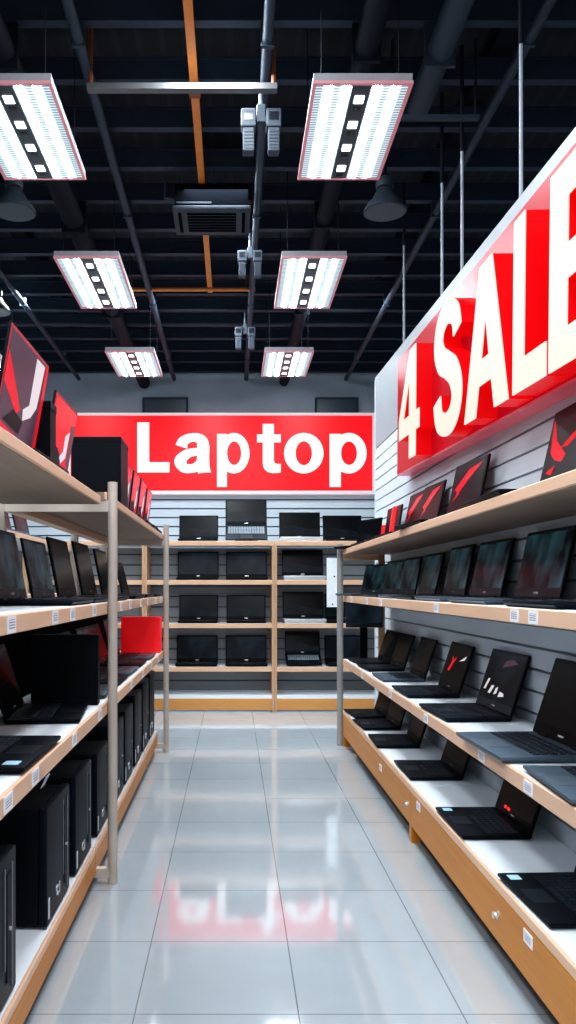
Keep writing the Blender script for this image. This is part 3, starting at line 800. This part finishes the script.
def right_unit(label, y0, y1, far):
    u = thing('shelf_unit', label, 'shelf')
    xf, xb = .905, 1.297
    sh = {}
    for k, th, top in (('top', .04, 'shelf_taupe'), ('upper', .05, 'shelf_white'), ('lower', .055, 'shelf_white')):
        sh[k] = shelf_y(u, xf, xb, y0, y1, RT[k], th, xf, top)
    sh['bottom'] = shelf_y(u, xf, xb, y0, y1, RT['bottom'], .035, xf, 'shelf_white')
    kp = MB().rbox(xf, y0, .09, xf+.03, y1, .26, .003, 1).build('kick_panel', 'kick_y', u)
    MB().box(xf+.12, y0, 0, xf+.15, y1, .26).build('plinth', 'plinth', u)
    for yy in ([y0+.03] if not far else [y0+.03, y1-.03]):
        MB().box(xf+.005, yy-.025, 0, xf+.055, yy+.025, .09).build('leg', 'kick_y', u)
    if far:
        MB().tube((.886, 6.62, 0), (.886, 6.62, 1.66), .026, 18).build('post', 'post_grey', u, smooth=True)
        MB().box(1.2, 6.585, 0, 1.25, 6.62, 1.58).build('rear_post', 'wood_z', u)
        MB().box(.9, 6.605, .02, 1.2, 6.635, .07).build('foot_bracket', 'post_grey', u)
        MB().box(.905, 6.605, 1.53, 1.25, 6.635, 1.575).build('end_rail', 'wood_x', u)
    tz = {'upper': RT['upper']-.026, 'lower': RT['lower']-.028}
    for k, ys in (('upper', (2.41, 2.57, 3.56, 4.9, 5.4, 6.1)), ('lower', (2.45, 2.91, 3.75, 4.6, 5.6))):
        for y in ys:
            if y0 < y < y1: add_tag(sh[k], (xf-.0014, y, tz[k]), -PI/2, .95)
    for y, z in ((4.9, .2), (3.9, .235), (2.45, .225)):
        if y0 < y < y1: add_tag(kp, (xf-.0014, y, z), -PI/2, .95)
    for y in (2.73, 4.13):
        if y0 < y < y1: MB().lathe([(.014, 0), (.015, .005), (.01, .009), (.009, .014), (.012, .018)], 16).build('lock_knob', 'knob', kp, (xf, y, .185)).rotation_euler = (0, -PI/2, 0)
    return u
right_unit('nearer bay of the wooden laptop shelves along the right wall', .9, 4.07, False)
right_unit('farther bay of the wooden laptop shelves on the right, ending at a grey post', 4.075, 6.6, True)

def left_unit(label, y0, y1, far):
    u = thing('shelf_unit', label, 'shelf')
    xf, xb = -.552, -.96
    sh = {}
    ys1 = y1 if far else 3.34
    sh['top'] = shelf_y(u, xb, xf, y0, ys1, LT['top'] if far else LT['near_top'], .035, xf, 'shelf_taupe')
    sh['upper'] = shelf_y(u, xb, xf, y0, y1, LT['upper'], .05, xf, 'shelf_white')
    sh['lower'] = shelf_y(u, xb, xf, y0, y1, LT['lower'], .055, xf, 'shelf_white')
    sh['bottom'] = shelf_y(u, xb, -.60, y0, y1, LT['bottom'], .03, -.6, 'shelf_white')
    kp = MB().rbox(-.62, y0, .05, -.6, y1, .135, .003, 1).build('kick_panel', 'kick_y', u)
    MB().box(-.74, y0, 0, -.7, y1, .135).build('plinth', 'plinth', u)
    MB().box(xb-.04, y0, .1, xb-.03, y1, 1.16).build('back_panel', 'black_panel', u)  # black sheet added to keep the space behind the lower shelves dark
    if far:
        for y, h in ((3.52, 1.765), (6.34, 1.80)):
            MB().tube((-.53, y, 0), (-.53, y, h), .0215, 18).build('post', 'post_taupe', u, smooth=True)
            MB().box(-1.045, y-.02, 0, -1.002, y+.02, h).build('rear_post', 'post_taupe', u)
            MB().box(-1.02, y-.015, LT['top']-.085, -.54, y+.015, LT['top']-.036).build('end_rail', 'post_taupe', u)
            MB().box(-.7, y-.018, .03, -.54, y+.018, .07).build('foot_bracket', 'post_taupe', u)
        MB().box(-1.045, 5.15, 0, -1.002, 5.19, 1.68).build('rear_post', 'post_taupe', u)
        MB().box(-1.02, 3.54, 1.64, -.955, 6.3, 1.684).build('rear_rail', 'wood_y', u)
    else:
        MB().box(-1.045, 3.4, 0, -1.002, 3.44, 1.69).build('rear_post', 'post_taupe', u)
    for k, ys in (('upper', (1.99, 2.48, 2.75, 3.18, 3.95, 4.3, 4.8, 5.2, 5.7, 6.1)), ('lower', (1.96, 2.23, 2.78, 3.32, 4.35, 4.9, 5.4, 5.9))):
        for y in ys:
            if y0 < y < y1: add_tag(sh[k], (xf+.0014, y, LT[k]-.026), PI/2, 1.0)
    if not far:
        o = MB().box(-.024, -.001, -.018, .024, .001, .018).build('grey_tag', 'tag_grey', sh['lower'], (xf+.012, 2.30, LT['lower']-.055)); o.rotation_euler = (R(25), 0, PI/2)
    return u
left_unit('nearer bay of the shelves on the left with red-screened laptops on top', 1.2, 3.495, False)
left_unit('farther bay of the left shelves between two taupe round posts', 3.5, 6.36, True)

# back units, front at Y 8.39
def back_unit(label, pa, pb, left):
    u = thing('shelf_unit', label, 'shelf')
    Yf, Yb = 8.39, 8.78
    xa, xb = bx(pa, Yf), bx(pb, Yf)
    pw = .026
    ps = [xa] if True else []
    MB().box(xa, Yf, 0, xa+pw, Yb, BT[0]).build('side_panel', 'wood_z', u)
    MB().box(xb-pw, Yf, 0, xb, Yb, BT[0]).build('side_panel', 'wood_z', u)
    for z in BT:
        x0, x1 = (xa, xb) if z == BT[0] else (xa+pw, xb-pw)
        z0 = z if z != BT[0] else z+.0005
        bd = MB().box(x0, Yf+.016, z0-.05, x1, Yb, z0).build('shelf', 'shelf_white', u)
        MB().rbox(x0, Yf-.004, z0-.05, x1, Yf+.016, z0, .003, 1).build('edge_strip', 'wood_x', bd)
    bd = MB().box(xa+pw, Yf, .14, xb-pw, Yb, .175).build('shelf', 'shelf_white', u)
    MB().rbox(xa+pw, Yf-.002, .02, xb-pw, Yf+.02, .14, .003, 1).build('kick_panel', 'kick_x', u)
    b = MB(); z = .18
    while z < BT[0]-.06:
        b.box(xa+pw, Yb-.02, z, xb-pw, Yb, min(z+.1, BT[0]-.055), 0); b.box(xa+pw, Yb-.008, z+.1, xb-pw, Yb, min(z+.115, BT[0]-.05), 1); z += .115
    b.build('back_panel', ['gslat', 'groove'], u)
    return u
back_unit('left bay of the wooden display unit against the back wall', 144.5, 274.4, True)
back_unit('right bay of the wooden display unit against the back wall', 274.6, 402, False)
back_unit('far left bay of the back display unit, seen through the left shelves', 10, 144.3, True)
# white placard at the right bay
x0 = bx(327, 8.35); x1 = bx(338.5, 8.35)
o = thing('hanging_placard', 'tall white placard fixed to the front of the back unit by the grey post', 'placard', ((x0+x1)/2, 8.38, 1.1))
MB().box(-(x1-x0)/2, -.008, 0, (x1-x0)/2, .004, .515).build('card', 'white_box', o)
MB().tube((.02, -.012, .32), (.02, -.007, .32), .009, 10).tube((.0, -.012, .03), (.0, -.007, .03), .008, 10).build('fixing', 'bezel', o)

# monitor at the far end of the right lower shelf
t = thing('monitor', 'grey-framed monitor on black stand, far end of the right lower middle shelf', 'monitor', (1.07, 6.54, RT['lower']+E))
MB().rbox(-.13, -.03, 0, .13, .03, .014, .004, 1).build('stand_base', 'bezel', t)
MB().box(-.03, 0, .014, .03, .025, .32).build('stand_neck', 'bezel', t)
f = MB().rbox(-.15, -.03, .26, .15, -.002, .46, .006, 2).build('monitor_frame', 'bezel_g', t)
MB().box(-.138, -.033, .3, .138, -.029, .45).build('screen', 'screen_b', f)

# ------------------------------------------------------------------ gondola beyond the left shelves
u = thing('shelf_unit', 'pale wooden shelves in the next aisle glimpsed through the left shelves', 'shelf')
for z in (1.70, 1.25, .80, .3):
    bd = MB().box(-2.05, 4.2, z-.04, -1.562, 7.9, z).build('shelf', 'shelf_white', u)
    MB().rbox(-1.562, 4.2, z-.045, -1.55, 7.9, z, .003, 1).build('edge_strip', 'wood_y', bd)
MB().box(-2.07, 4.2, 0, -2.05, 7.9, 1.66).build('back_panel', 'gslat', u)
for y in (4.22, 6.1, 7.88):
    MB().box(-1.6, y-.02, 0, -1.565, y+.02, 1.66).build('post', 'wood_z', u)
for y, lab in ((5.35, 'nearest'), (5.95, 'second'), (6.55, 'third'), (7.15, 'farthest')):
    place(L_tealg, 'grey laptop in the next aisle seen through the left shelves, '+lab+' one', (-1.72, y, 1.70+E), LX, None, 'laptops in the next aisle')
carton('small red carton in the next aisle seen just under the top left shelf', -2.0, 5.0, 1.70, -1.75, 5.12, 1.98, 'redbox', 'white_box')

# ------------------------------------------------------------------ lights
def area(name, loc, rot, sx, sy, p, col=(1, 1, 1)):
    l = bpy.data.lights.new(name, 'AREA'); l.shape = 'RECTANGLE'; l.size = sx; l.size_y = sy; l.energy = p; l.color = col
    o = bpy.data.objects.new(name, l); COL.objects.link(o); o.location = loc; o.rotation_euler = rot
    return o
for x in (-1.15, .65):
    for y in (1.6, -.6):
        area('ceiling_lamp', (x, y, 3.84), (0, 0, 0), .5, 1.0, 55, (.85, .94, 1))
for y in (4.5, 6.7):
    area('ceiling_lamp', (-3.0, y, 3.84), (0, 0, 0), .5, 1.0, 40, (.85, .94, 1))
    area('ceiling_lamp', (3.0, y, 3.84), (0, 0, 0), .5, 1.0, 30, (.85, .94, 1))
for x in (-2.4, -.4, 1.2):
    area('ceiling_lamp', (x, 8.5, 4.4), (R(8), 0, 0), .5, .5, 55, (.85, .94, 1))  # added fill, brightens the back wall and back unit
for y in (2.6, 4.6, 6.6):
    area('ceiling_lamp', (-.12, y, 4.35), (0, 0, 0), .5, 1.2, 70, (.85, .94, 1))  # added fill down the middle of the aisle, brightens the shelf fronts
area('shop_front_window', (0, -2.8, 2.2), (R(90), 0, 0), 6, 3, 60, (.9, .95, 1))  # added broad fill from behind the camera, no window stands there

w = bpy.data.worlds.new('World'); SC.world = w; w.use_nodes = True
w.node_tree.nodes['Background'].inputs[0].default_value = (.6, .72, .85, 1)
w.node_tree.nodes['Background'].inputs[1].default_value = .35

# ------------------------------------------------------------------ camera
cd = bpy.data.cameras.new('Camera'); co = bpy.data.objects.new('Camera', cd); COL.objects.link(co)
co.location = (0, 0, HC); co.rotation_euler = (PI/2, 0, 0)
cd.sensor_width = 36; cd.sensor_fit = 'AUTO'; cd.lens = 800/1024*36
cd.shift_x = (288-233)/1024; cd.shift_y = (588-512)/1024
cd.clip_start = .05
SC.camera = co
SC.view_settings.view_transform = 'Standard'
SC.view_settings.look = 'Medium High Contrast'
SC.view_settings.exposure = 0
SC.cycles.use_denoising = True
SC.cycles.max_bounces = 8
SC.cycles.sample_clamp_indirect = 6
